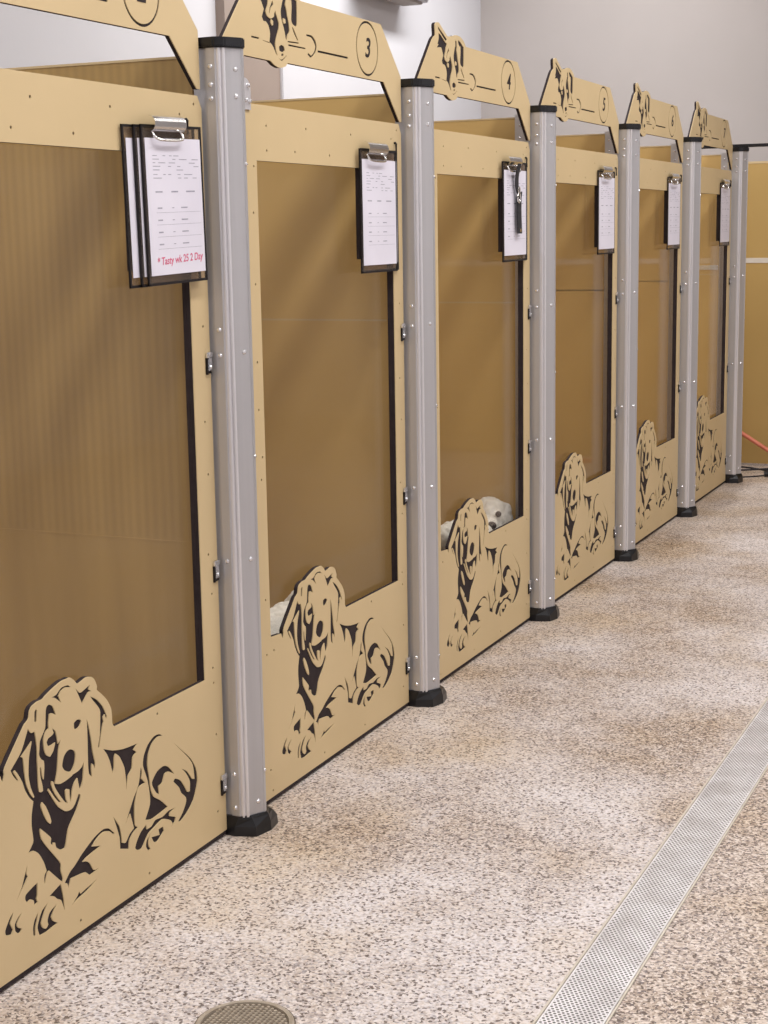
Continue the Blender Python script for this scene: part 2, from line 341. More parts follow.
# traced figures of the door cutout and the header sign: flat y, z pairs in metres, from the bay origin
DOG_SIL = (0.3037,0.4042,0.31,0.3905,0.3161,0.4017,0.3199,0.4153,0.3787,0.4732,0.385,0.4775,0.3953,0.4832,0.3996,0.4968,0.4082,0.5042,0.4252,0.5081,0.4392,0.5079,0.4497,0.5124,0.4707,0.5192,0.5003,0.5263,0.5169,0.5263,0.5287,0.526,0.5411,0.5176,0.5511,0.5077,0.5633,0.5087,0.5806,0.5121,0.5976,0.509,0.6081,0.501,0.6156,0.4857,0.6146,0.4781,0.6288,0.4662,0.6478,0.4479,0.6599,0.4274,0.662,0.4106,0.6624,0.3952,0.6688,0.3873,0.6792,0.3862)
DOG = [
    (0.4632,0.5036,0.4818,0.5047,0.4992,0.5139,0.5202,0.5132,0.5302,0.5067,0.5115,0.511,0.4965,0.507,0.4897,0.5,0.4967,0.4852,0.4851,0.4949,0.4753,0.5015),
    (0.5442,0.5005,0.5577,0.488,0.5691,0.4888,0.5927,0.495,0.587,0.4868,0.5964,0.4802,0.5848,0.4805,0.5637,0.4639,0.5512,0.4879),
    (0.5907,0.4719,0.613,0.4587,0.6317,0.4395,0.6451,0.4155,0.6413,0.4106,0.6371,0.4219,0.6306,0.4178,0.6324,0.4072,0.6286,0.4023,0.6132,0.3608,0.6083,0.3624,0.617,0.3857,0.6224,0.4302,0.6152,0.4442,0.5998,0.4605),
    (0.5756,0.43,0.5823,0.4122,0.5881,0.3826,0.5911,0.3578,0.5974,0.3337,0.5948,0.3226,0.5905,0.332,0.5859,0.3365,0.5835,0.3282,0.5843,0.31,0.5744,0.3192,0.573,0.3416,0.5752,0.3866,0.5759,0.4141),
    (0.533,0.427,0.5336,0.4346,0.5436,0.4379,0.5547,0.4351,0.5583,0.4311,0.5521,0.4232,0.5421,0.4203,0.5342,0.4227),
    (0.5167,0.3871,0.529,0.3813,0.5337,0.372,0.53,0.3555,0.5194,0.3442,0.5113,0.3439,0.4961,0.3518,0.4892,0.3628,0.4953,0.3783,0.5054,0.3858),
    (0.4181,0.4951,0.4219,0.4928,0.4179,0.4715,0.412,0.472,0.4138,0.4914),
    (0.4496,0.4886,0.4569,0.4928,0.4699,0.4865,0.4784,0.4668,0.4667,0.4735,0.4585,0.4741,0.4542,0.4582,0.4541,0.4476,0.4436,0.4436,0.4363,0.4307,0.4368,0.4128,0.4417,0.3999,0.4533,0.3924,0.4643,0.4004,0.4717,0.4147,0.4593,0.4134,0.4491,0.4146,0.445,0.4229,0.4504,0.4289,0.4629,0.4314,0.4682,0.4349,0.4641,0.4451,0.4737,0.4371,0.4779,0.423,0.4796,0.4097,0.4897,0.4155,0.4805,0.3965,0.4729,0.3578,0.465,0.3385,0.4645,0.3355,0.4806,0.3301,0.5015,0.3308,0.521,0.3338,0.5131,0.3347,0.539,0.3362,0.5525,0.341,0.5597,0.3484,0.555,0.3213,0.5521,0.3104,0.5433,0.2991,0.5405,0.2988,0.5384,0.3102,0.5356,0.3235,0.5253,0.317,0.5174,0.3055,0.5134,0.2915,0.5096,0.2833,0.5078,0.2934,0.5081,0.3098,0.5,0.3133,0.4953,0.3118,0.4955,0.2965,0.5005,0.2846,0.4905,0.2916,0.4768,0.3088,0.4635,0.3284,0.4591,0.3415,0.4545,0.3442,0.4526,0.3391,0.4576,0.3246,0.4691,0.3068,0.4793,0.2946,0.472,0.2971,0.4584,0.3127,0.4436,0.3333,0.4414,0.3301,0.4544,0.3095,0.4711,0.2874,0.4925,0.2712,0.5114,0.2685,0.5236,0.2749,0.5367,0.2906,0.5424,0.2887,0.5417,0.2805,0.5262,0.2597,0.5052,0.2411,0.4965,0.23,0.489,0.2092,0.4844,0.2002,0.4712,0.2016,0.4569,0.2117,0.4541,0.2222,0.4487,0.2242,0.4464,0.2192,0.4403,0.2262,0.4423,0.2359,0.4304,0.2484,0.4118,0.2656,0.4102,0.2593,0.4136,0.2442,0.4299,0.2219,0.4518,0.1961,0.4687,0.1742,0.4675,0.1605,0.4728,0.143,0.47,0.137,0.4588,0.1474,0.4313,0.1747,0.4255,0.1723,0.4165,0.1548,0.4142,0.158,0.4162,0.1713,0.4234,0.1778,0.4166,0.1967,0.4039,0.2178,0.3888,0.2305,0.3711,0.2326,0.3826,0.242,0.3888,0.2511,0.386,0.2796,0.3881,0.3017,0.3956,0.3252,0.3952,0.3245,0.383,0.3372,0.3726,0.3543,0.3663,0.3716,0.355,0.3905,0.3468,0.4007,0.3427,0.3979,0.3552,0.3787,0.3514,0.3796,0.3408,0.3918,0.3342,0.404,0.3425,0.4096,0.369,0.4304,0.3917,0.4656,0.4005,0.4547,0.4105,0.4549,0.4133,0.4428,0.4155,0.422,0.4143,0.3982,0.4143,0.3863,0.4135,0.3627,0.4141,0.3385,0.4204,0.3338,0.426,0.3345,0.4255,0.3449,0.4209,0.3628,0.4201,0.381,0.4237,0.3824,0.4268,0.3617,0.43,0.3555,0.4337,0.3749,0.4337,0.3903,0.426,0.3962,0.4202,0.4066,0.4222,0.4174,0.4251,0.4316,0.4377,0.4454,0.4437,0.4537,0.4467,0.4781),
    (0.465,0.1352,0.4496,0.1313,0.4266,0.125,0.441,0.1197,0.4517,0.1099,0.4636,0.1019,0.4726,0.0768,0.4721,0.1,0.4676,0.1241),
    (0.6521,0.1681,0.6339,0.1847,0.6123,0.191,0.5847,0.1864,0.5625,0.1785,0.5349,0.1663,0.5129,0.1539,0.4968,0.1474,0.4858,0.139,0.4758,0.1303,0.4848,0.1283,0.489,0.117,0.4981,0.1326,0.5317,0.1289,0.5473,0.126,0.5624,0.1152,0.5925,0.1181,0.5737,0.1206,0.5619,0.1398,0.5492,0.1479,0.5389,0.151,0.5552,0.1553,0.6015,0.1606,0.5725,0.1699,0.5895,0.1797,0.6118,0.1852,0.6335,0.1793,0.6466,0.1685),
    (0.496,0.0789,0.5199,0.0836,0.5494,0.0878,0.5826,0.0974,0.5445,0.093,0.5267,0.0899,0.5221,0.0972,0.5162,0.0899),
    (0.3666,0.2122,0.3627,0.1955,0.3669,0.1892,0.3564,0.1781,0.3286,0.1565,0.3467,0.1759,0.3552,0.1908),
    (0.3936,0.1663,0.3914,0.1424,0.3884,0.1359,0.3916,0.1284,0.3812,0.1256,0.3788,0.1367,0.3697,0.142,0.36,0.1399,0.3546,0.1482,0.3568,0.1565,0.3739,0.1619),
    (0.318,0.1396,0.3051,0.1302,0.2918,0.1135,0.2943,0.1038,0.3094,0.099,0.3148,0.1063,0.3076,0.1205,0.3144,0.1303),
    (0.3424,0.1288,0.3302,0.1232,0.32,0.1138,0.3203,0.1015,0.3275,0.0938,0.3344,0.0924,0.3405,0.0974,0.3298,0.1035,0.3269,0.1124),
    (0.3908,0.1085,0.3787,0.0981,0.3727,0.0851,0.3727,0.0696,0.3788,0.0669,0.3801,0.0819,0.3861,0.0949),
    (0.4207,0.1148,0.4028,0.1066,0.3917,0.0925,0.3857,0.0795,0.3914,0.0615,0.4133,0.0598,0.4485,0.0628,0.4344,0.0729,0.4302,0.0825,0.4385,0.0917,0.4494,0.1014,0.4263,0.0937,0.4177,0.0815,0.4193,0.0714,0.4115,0.0669,0.4022,0.0725,0.3982,0.0835,0.4096,0.1007),
    (0.6495,0.2045,0.6698,0.1766,0.6754,0.1546,0.6765,0.1391,0.6893,0.1343,0.7048,0.1471,0.7217,0.1538,0.7156,0.1735,0.711,0.1886,0.6895,0.1728,0.7087,0.1961,0.725,0.2173,0.7442,0.2377,0.7516,0.2555,0.756,0.2743,0.761,0.2625,0.7569,0.2487,0.7708,0.2356,0.7529,0.2348,0.7406,0.2288,0.7277,0.1996,0.7262,0.1595,0.7373,0.1505,0.7192,0.1452,0.7037,0.134,0.6995,0.1171,0.6687,0.1286,0.668,0.154,0.6588,0.1806),
    (0.6259,0.3537,0.6579,0.3404,0.6967,0.3315,0.7484,0.327,0.7331,0.3184,0.7441,0.31,0.7289,0.3031,0.7243,0.2812,0.7089,0.2696,0.7009,0.2423,0.7002,0.2692,0.6965,0.2936,0.6815,0.3199,0.6683,0.3306,0.6633,0.324,0.6604,0.3021,0.6541,0.2943,0.6478,0.3192,0.6384,0.3385),
    (0.8439,0.3145,0.8321,0.3216,0.8108,0.323,0.7858,0.312,0.7694,0.2935,0.7649,0.2747,0.7724,0.2554,0.7798,0.2359,0.7854,0.2068,0.7848,0.183,0.7646,0.156,0.7882,0.1492,0.819,0.1503,0.8536,0.1538,0.8272,0.1769,0.8009,0.1946,0.7903,0.2154,0.7865,0.2439,0.7824,0.2691,0.7872,0.2913,0.8037,0.3099,0.8257,0.3174),
    (0.8837,0.217,0.8632,0.2394,0.842,0.248,0.8169,0.2442,0.7975,0.23,0.7968,0.22,0.8105,0.1999,0.8222,0.1925,0.8205,0.2103,0.8362,0.2137,0.8467,0.2292,0.8624,0.2293),
    (0.8857,0.2862,0.9158,0.261,0.9527,0.2299,0.9738,0.1999,0.9784,0.1696,0.959,0.133,0.9311,0.1141,0.9042,0.1041,0.8915,0.1069,0.9119,0.1209,0.9262,0.1372,0.9271,0.1494,0.9088,0.1663,0.9003,0.1816,0.8793,0.201,0.886,0.2057,0.9077,0.195,0.9256,0.1731,0.9344,0.1594,0.9442,0.1578,0.9458,0.1805,0.9311,0.2032,0.9128,0.2198,0.9377,0.2046,0.9559,0.1825,0.9657,0.1793,0.9613,0.2111,0.9432,0.2347,0.8976,0.2755),
    (0.8844,0.1412,0.856,0.1442,0.8305,0.1392,0.8029,0.1422,0.787,0.1341,0.7688,0.1338,0.7667,0.1449,0.745,0.1357,0.7291,0.1212,0.7223,0.1101,0.7306,0.1029,0.7482,0.1004,0.7739,0.1217,0.7957,0.1275,0.8301,0.1341,0.8606,0.1215,0.8694,0.1113,0.8592,0.1027,0.8789,0.1114,0.8828,0.1206,0.8582,0.1311,0.8619,0.1386),
    (0.832,0.1178,0.8133,0.1176,0.8166,0.1042,0.7852,0.1106,0.7933,0.0972,0.8084,0.0934,0.8343,0.1065),
    (0.781,0.1191,0.767,0.1105,0.763,0.0982,0.7712,0.0865,0.7803,0.0866,0.7737,0.0959,0.774,0.1079)]
ISL = [
    (0.4003,0.4391,0.396,0.4362,0.3668,0.4193,0.3729,0.4149,0.3737,0.3945,0.3775,0.3645,0.3886,0.3404,0.3971,0.3306,0.3987,0.3335,0.3898,0.3536,0.3855,0.3788,0.3898,0.4112,0.3983,0.4321),
    (0.4216,0.3139,0.4174,0.3074,0.4233,0.2915,0.4343,0.2714,0.4436,0.2634,0.4462,0.2671,0.4425,0.28,0.4316,0.3024)]
SSIL = (0.2249,1.885,0.2376,1.894,0.2503,1.901,0.2479,1.928,0.2607,1.936,0.2796,1.937,0.2984,1.928,0.3428,1.907,0.3722,1.909,0.4088,1.916,0.4456,1.915,0.4759,1.904,0.4928,1.891)
SNOSE = (0.3354,1.741,0.3549,1.733,0.3812,1.729,0.408,1.734,0.4216,1.743)
SIGN = [
    (0.273,1.926,0.2823,1.922,0.3393,1.897,0.3314,1.892,0.3167,1.897,0.2728,1.919),
    (0.2757,1.91,0.3008,1.901,0.3262,1.888,0.3403,1.885,0.3336,1.875,0.3316,1.874,0.3291,1.863,0.3187,1.847,0.3257,1.838,0.3424,1.834,0.3579,1.84,0.3591,1.846,0.3645,1.854,0.3751,1.839,0.3821,1.826,0.3794,1.814,0.3688,1.797,0.362,1.781,0.3649,1.766,0.3712,1.755,0.3626,1.759,0.3529,1.77,0.3427,1.778,0.3324,1.782,0.3366,1.801,0.33,1.817,0.3174,1.825,0.3062,1.825,0.2993,1.834,0.3096,1.851,0.296,1.869,0.2841,1.87,0.2619,1.867,0.2748,1.878,0.2653,1.875,0.2752,1.892),
    (0.3524,1.875,0.3565,1.866,0.3426,1.856,0.3377,1.845,0.3335,1.843,0.336,1.854,0.3443,1.865),
    (0.4051,1.901,0.417,1.899,0.4181,1.885,0.4205,1.885,0.4159,1.873,0.4212,1.862,0.4244,1.85,0.4314,1.835,0.4343,1.816,0.4238,1.806,0.4191,1.794,0.4134,1.797,0.4102,1.808,0.4032,1.823,0.3944,1.838,0.3915,1.855,0.3961,1.868,0.4028,1.882,0.406,1.884),
    (0.4265,1.903,0.4453,1.901,0.4722,1.888,0.4745,1.891,0.4751,1.865,0.4734,1.836,0.467,1.829,0.4492,1.834,0.4438,1.844,0.4473,1.87,0.4464,1.888,0.4416,1.884,0.4317,1.893),
    (0.379,1.776,0.391,1.781,0.4045,1.778,0.4079,1.77,0.3959,1.765,0.3805,1.767),
    (0.3898,1.761,0.4016,1.763,0.3993,1.757,0.3895,1.756),
    (0.3737,1.751,0.391,1.748,0.4152,1.76,0.4151,1.758,0.3927,1.745),
    (0.2469,1.787,0.2834,1.787,0.2832,1.783,0.2467,1.783),
    (0.2999,1.783,0.3354,1.781,0.3352,1.779,0.2998,1.782),
    (0.423,1.793,0.4792,1.795,0.4791,1.792,0.4229,1.79),
    (0.4266,1.786,0.5156,1.786,0.5141,1.783,0.4264,1.782),
    (0.4469,1.828,0.4546,1.824,0.4774,1.8,0.4733,1.798,0.4541,1.815),
    (0.5799,1.787,0.7509,1.787,0.7506,1.782,0.5797,1.782),
    (0.5208,1.818,0.549,1.818,0.5693,1.808,0.5751,1.794,0.5677,1.78,0.5436,1.766,0.5247,1.772,0.5313,1.776,0.5439,1.771,0.56,1.781,0.5672,1.794,0.5599,1.804,0.5449,1.813,0.5205,1.814)]
SIGNISL = [
    (0.3442,1.833,0.3535,1.83,0.353,1.821,0.3475,1.819,0.3418,1.825),
    (0.4043,1.842,0.414,1.84,0.4155,1.832,0.4075,1.83,0.402,1.835)]

# ---------------------------------------------------------------- kennel doors
def window_loop(wr):
    # opening in the door leaf: left edge, dog outline rising into it, sloping sill, tab for the clipboard
    sil = soften_open(pairs(DOG_SIL))
    lp = [(0.250, 1.516), (0.250, 0.408)] + sil + [(wr, 0.386), (wr, 1.283)]
    lp += [(0.842, 1.283), (0.830, 1.286), (0.822, 1.294), (0.820, 1.306)]
    lp += [(0.820, 1.504), (0.817, 1.512), (0.808, 1.516)]
    return lp
def soften_open(pts):
    P = [Vector(p) for p in pts]; out = [tuple(P[0])]
    for i in range(len(P)-1):
        a, b_, c, d = P[max(i-1, 0)], P[i], P[i+1], P[min(i+2, len(P)-1)]
        for t in (0.25, 0.5, 0.75, 1.0):
            q = 0.5*((2*b_) + (c-a)*t + (2*a-5*b_+4*c-d)*t*t + (3*b_-a-3*c+d)*t**3)
            out.append(tuple(b_.lerp(c, t).lerp(q, 0.7)))
    return out
SCREWS = [(0.501,1.598),(0.753,1.597),(1.008,1.598),(0.441,1.542),(0.628,1.541),(1.040,1.622),(0.826,1.54),(0.30,1.595),(0.30,1.54),
          (0.225,1.063),(0.225,0.9535),(0.236,0.842),(0.228,0.79),(0.230,0.503),(0.228,0.37),(0.264,0.373),(0.228,1.24),(0.228,1.40),(0.236,1.503),
          (1.046,1.159),(1.040,0.954),(1.046,0.838),(1.034,0.662),(1.043,0.572),(1.036,0.405),(1.037,0.37),(0.828,0.367),(1.040,0.25),(1.035,0.07),
          (0.772,0.036),(0.523,0.036),(0.231,0.084),(0.24,0.03)]
def make_door(wr, dr):
    DOOR_OUT = [(0.118, 0.014), (dr, 0.014), (dr, 1.615), (dr-0.016, 1.640), (0.118, 1.640)]
    root = empty('kennel_door', (0, 0, 0), '', 'door')
    win = window_loop(wr); holes = [soften(pairs(q)) for q in DOG]; isl = [soften(pairs(q)) for q in ISL]
    screws = [circ(y, z, 0.0032, 10) for y, z in [(y+(dr-1.072 if y > 1.02 else 0), z) for y, z in SCREWS]]
    bm = bmesh.new()
    merge(bm, sheet([DOOR_OUT, win] + holes + isl + screws, -0.0022, 0.0), 0)
    merge(bm, sheet([DOOR_OUT, win], -0.0120, -0.0022), 1)
    finish(bm, 'door_leaf', [M['tan'], M['core']], root)
    g = bmesh.new(); box(g, -0.0115, -0.0015, 0.120, dr-0.002, 0.004, 0.0145); finish(g, 'bottom_sweep', M['core'], root)
    g = bmesh.new(); box(g, -0.0205, -0.0122, wr-0.0005, wr+0.012, 0.375, 1.284); box(g, -0.0205, -0.0122, 0.8195, 0.832, 1.284, 1.520); finish(g, 'window_gasket', M['core'], root)
    p = bmesh.new(); box(p, -0.0255, -0.0210, 0.235, wr+0.012, 0.30, 1.53); o = finish(p, 'window_pane', M['pane'], root)
    for z in (1.093, 0.634, 0.140):
        h = bmesh.new()
        e = dr
        box(h, 0.0005, 0.007, e-0.022, e+0.001, z-0.002, z+0.010, 0, 0.0015)
        box(h, 0.0005, 0.006, e-0.016, e-0.001, z-0.030, z-0.002, 0, 0.0015)
        box(h, 0.0005, 0.0045, e-0.022, e-0.017, z-0.038, z-0.002, 1)
        box(h, 0.0005, 0.0045, e-0.017, e-0.004, z-0.036, z-0.030, 1)
        cyl(h, (0.006, e-0.009, z-0.022), (1, 0, 0), 0.004, 0.003, 10, 0, dome=True)
        finish(h, 'hinge', [M['bolt'], M['black']], root)
    return root
# ---------------------------------------------------------------- number signs
def sign_loops():
    out = [(0.115, 1.657), (0.117, 1.659), (0.212, 1.742)] + soften_open(pairs(SNOSE)) + [(0.970, 1.743), (1.072, 1.646), (1.085, 1.646), (1.084, 1.765),
           (0.957, 1.888)] + list(reversed(soften_open(pairs(SSIL)))) + [(0.115, 1.767)]
    ring = [circ(0.8695, 1.818, 0.0685, 40), circ(0.8695, 1.818, 0.0628, 40)]
    return out, ring
def number_part(ch, root):
    cu = bpy.data.curves.new('digit', 'FONT'); cu.body = ch; cu.size = 0.069; cu.offset = 0.0008; cu.shear = 0.2; cu.extrude = 0.0006
    cu.align_x = 'CENTER'; cu.align_y = 'CENTER'
    o = bpy.data.objects.new('digit', cu); C.objects.link(o)
    dg = bpy.context.evaluated_depsgraph_get(); me = bpy.data.meshes.new_from_object(o.evaluated_get(dg)); bpy.data.objects.remove(o)
    for v in me.vertices: v.co = Vector((v.co.z + 0.0002, v.co.x + 0.8695, v.co.y + 1.818))
    me.name = 'number'; me.materials.clear(); me.materials.append(M['core'])
    n = bpy.data.objects.new('number', me); C.objects.link(n); n.parent = root
def make_sign_mesh():
    out, ring = sign_loops(); bm = bmesh.new()
    merge(bm, sheet([out] + ring + [soften(pairs(q)) for q in SIGN + SIGNISL], -0.0022, 0), 0)
    merge(bm, sheet([out], -0.0110, -0.0022), 1)
    me = bpy.data.meshes.new('sign_board'); bm.to_mesh(me); bm.free(); me.materials.append(M['tan']); me.materials.append(M['core']); return me
NUMS = '234567'
door_near = make_door(1.026, 1.098); door0 = make_door(1.014, 1.076); sign_me = make_sign_mesh()
for i, ch in enumerate(NUMS):
    y = Y0 + (i-1)*W
    d = door_near if i == 0 else door0 if i == 1 else copy_tree(door0)
    d.location = (0, y, 0)
    extra = ['cut off by the left edge of the picture', 'white fur showing low behind its window', 'a white dog looking out of its window',
             'third door from the far end of the row', 'second door from the far end of the row', 'farthest door of the row'][i]
    tag(d, 'tan kennel door with dog cutout under the number %s sign, %s' % (ch, extra), 'door', 'kennel doors in the row')
    s = empty('number_sign', (0, y + (0.010, -0.005, -0.004, -0.004, -0.004, 0)[i], 0.008 if i == 0 else 0), 'tan header sign with dog head outline and the circled number %s' % ch, 'sign', 'number signs above the kennel doors')
    o = bpy.data.objects.new('sign_board', sign_me); C.objects.link(o); o.parent = s
    number_part(ch, s)

# ---------------------------------------------------------------- posts
def make_post():
    root = empty('aluminium_post', (0, 0, 0), '', 'post')
    bm = bmesh.new()
    prof = [(-0.075, 0.004), (0.012, 0.004), (0.012, 0.0), (0.032, 0.0), (0.0335, 0.0015), (0.0335, 0.0035), (0.0375, 0.0035), (0.0405, 0.0045), (0.0420, 0.0085), (0.0420, 0.0105), (0.0455, 0.0090), (0.0485, 0.0100),
            (0.0500, 0.0135), (0.0500, 0.0165), (0.0675, 0.0480), (0.0702, 0.0490), (0.0702, 0.0570), (0.0200, 0.0760), (-0.075, 0.0850)]
    prof = [(-0.022, y) if x == -0.075 else (x, y) for x, y in prof]
    prism(bm, prof, 0.044, 1.742)
    for f_ in bm.faces:      # twin ribs in paler metal, the light they catch put into their colour
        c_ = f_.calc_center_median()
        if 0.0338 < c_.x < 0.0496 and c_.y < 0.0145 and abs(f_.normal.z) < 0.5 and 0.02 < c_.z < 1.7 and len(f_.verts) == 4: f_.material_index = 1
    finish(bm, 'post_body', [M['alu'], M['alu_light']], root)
    c = bmesh.new()
    prism(c, [(-0.026, -0.002), (0.033, -0.006), (0.053, 0.008), (0.0745, 0.046), (0.0735, 0.060), (0.02, 0.086), (-0.026, 0.089)], 1.738, 1.760)
    es = [e for e in c.edges]; bmesh.ops.bevel(c, geom=es, offset=0.003, segments=2, affect='EDGES')
    finish(c, 'post_cap', M['rubber'], root)
    f = bmesh.new()
    rings = [(0.000, [(-0.022, -0.004), (0.020, -0.006), (0.068, 0.010), (0.080, 0.060), (0.073, 0.106), (0.058, 0.116), (-0.022, 0.086)]),
             (0.022, [(-0.022, -0.004), (0.020, -0.005), (0.067, 0.011), (0.079, 0.060), (0.072, 0.104), (0.056, 0.114), (-0.022, 0.085)]),
             (0.040, [(-0.022, -0.003), (0.028, -0.004), (0.056, 0.014), (0.077, 0.054), (0.069, 0.088), (0.052, 0.102), (-0.022, 0.084)]),
             (0.047, [(-0.022, -0.002), (0.030, -0.003), (0.052, 0.015), (0.0745, 0.052), (0.064, 0.078), (0.048, 0.090), (-0.022, 0.083)])]
    rv = [[f.verts.new((x, y, z)) for x, y in p] for z, p in rings]
    f.faces.new(list(reversed(rv[0]))); f.faces.new(rv[-1])
    for a, q in zip(rv, rv[1:]):
        for i in range(7): f.faces.new((a[i], a[(i+1) % 7], q[(i+1) % 7], q[i]))
    finish(f, 'foot', M['rubber'], root)
    n = Vector((0.0355, -0.0190, 0)).normalized()
    side = [(0.021, 1.700), (0.021, 1.663), (0.021, 1.635), (0.021, 1.150), (0.021, 1.095), (0.021, 0.640), (0.021, 0.146), (0.021, 0.066)]
    for x, z in side:
        g = bmesh.new(); cyl(g, (x, 0.0, z), (0, -1, 0), 0.0055, 0.004, 12, dome=True); finish(g, 'bolt', M['bolt'], root)
    for z in (1.695, 1.640, 1.10, 0.64, 0.075):
        g = bmesh.new(); p = Vector((0.0610, 0.0362, z)) - n*0.0005; cyl(g, p, n, 0.0055, 0.0035, 12, dome=True); finish(g, 'bolt', M['bolt'], root)
    for z in (1.50, 0.87, 0.145):
        g = bmesh.new(); cyl(g, (0.0702, 0.0530, z), (1, 0, 0), 0.004, 0.0035, 10, dome=True); finish(g, 'bolt', M['bolt'], root)
    # rounded latch plate behind the far side, holding the next door's top corner
    g = bmesh.new(); pts = [(0.085, 1.625), (0.205, 1.625), (0.205, 1.655)] + [(0.180+0.025*math.cos(a), 1.668+0.025*math.sin(a)) for a in [k*PI/16 for k in range(9)]] + [(0.085, 1.693)]
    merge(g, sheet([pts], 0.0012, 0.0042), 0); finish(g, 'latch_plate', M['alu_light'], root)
    for y, z in ((0.192, 1.677), (0.178, 1.645), (0.196, 1.643)):
        g = bmesh.new(); cyl(g, (0.0042, y, z), (1, 0, 0), 0.0055, 0.006, 12, dome=True); finish(g, 'bolt', M['bolt'], root)
    return root
post0 = make_post()
for i in range(6):
    p = post0 if i == 0 else copy_tree(post0)
    p.location = (0, i*W + (0.010, -0.009, -0.008, -0.010, -0.010, -0.009)[i], 0)
    lab = ('aluminium post with black cap and foot between the number %s and %s doors' % (NUMS[i], NUMS[i+1])) if i < 5 else \
        'farthest aluminium post with black cap and foot, beyond the number 7 door'
    tag(p, lab, 'post', 'aluminium posts along the kennel fronts')
    if i == 5:
        for ch_ in [c_ for c_ in p.children if c_.name.startswith('latch')] + [c_ for c_ in p.children if c_.name.startswith('bolt') and max(v.co.y for v in c_.data.vertices) > 0.12]:
            bpy.data.objects.remove(ch_)

# ---------------------------------------------------------------- dividers between the kennels
def make_divider(mname, chan=True):
    root = empty('divider_panel', (0, 0, 0), '', 'partition')
    b = bmesh.new(); box(b, -1.50, -0.032 if not chan else -0.040, 0.032, 0.051, 0.012, 1.722); finish(b, 'panel', M[mname], root)
    b = bmesh.new(); box(b, -1.50, -0.032 if not chan else -0.040, 0.0305, 0.0525, 1.722, 1.727); finish(b, 'top_edge', M['tan'], root)
    if not chan: return root
    b = bmesh.new(); box(b, -0.066, -0.030, 0.029, 0.0318, 0.012, 1.735, 0, 0.001); finish(b, 'front_channel', M['alu'], root)
    for z in (1.70, 1.66):
        g = bmesh.new(); cyl(g, (-0.048, 0.029, z), (0, -1, 0), 0.0045, 0.003, 10, dome=True); finish(g, 'bolt', M['bolt'], root)
    return root
for i in range(6):
    y = Y0 + i*W
    if i == 0: dv = make_divider('streaked', False)
    elif i == 1: dv = make_divider('divider', False)
    elif i == 2: dv = dv0 = make_divider('divider')
    else: dv = copy_tree(dv0)
    dv.location = (0, y, 0)
    if i < 5:
        lab = 'tan divider panel between kennels %s and %s%s' % (NUMS[i], NUMS[i+1], ', streaked with vertical drip lines' if i == 0 else '')
    else: lab = 'tan end divider panel closing off kennel 7 with a pale seam strip'
    tag(dv, lab, 'partition', 'divider panels between the kennels')
    b = bmesh.new()
    if i == 5: box(b, -1.50, -0.07, 0.0295, 0.032, 1.132, 1.156); finish(b, 'seam_strip', M['white_strip'], dv)
    elif i > 0: box(b, -1.50, -0.07, 0.0318, 0.032, 1.106, 1.111); finish(b, 'seam_strip', M['tan'], dv)
    else: box(b, -1.50, -0.06, 0.0312, 0.032, 0.670, 0.6745); finish(b, 'seam_strip', M['streaked'], dv)
b = bmesh.new(); box(b, -1.52, -1.501, -1.05, Y0+5*W+0.08, 0.012, 1.72)  # out of view, added to keep bounce light out of the kennels
tag(finish(b, 'back_light_blocker', M['divider']), 'unseen long tan panel added behind the kennels to block light', 'partition')

# far end screen beyond the row, pale seam strip, standing across the aisle
e = empty('end_screen', (0, 6.1, 0), 'tan screen standing across the aisle beyond the last post', 'partition')
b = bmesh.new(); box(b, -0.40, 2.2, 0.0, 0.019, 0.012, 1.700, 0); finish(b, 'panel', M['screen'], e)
b = bmesh.new(); box(b, -0.40, 2.2, -0.0015, 0.0205, 1.700, 1.712); finish(b, 'top_edge', M['tan'], e)
b = bmesh.new(); box(b, -0.40, 2.2, -0.0025, 0.0, 1.152, 1.180); finish(b, 'seam_strip', M['white_strip'], e)
# black rail running across at post-top height
r = bmesh.new(); box(r, -1.45, 2.2, 5.470, 5.492, 1.7605, 1.777, 0, 0.003)
tag(finish(r, 'top_rail', M['rubber']), 'black rail running across the aisle from the farthest post top', 'rail')

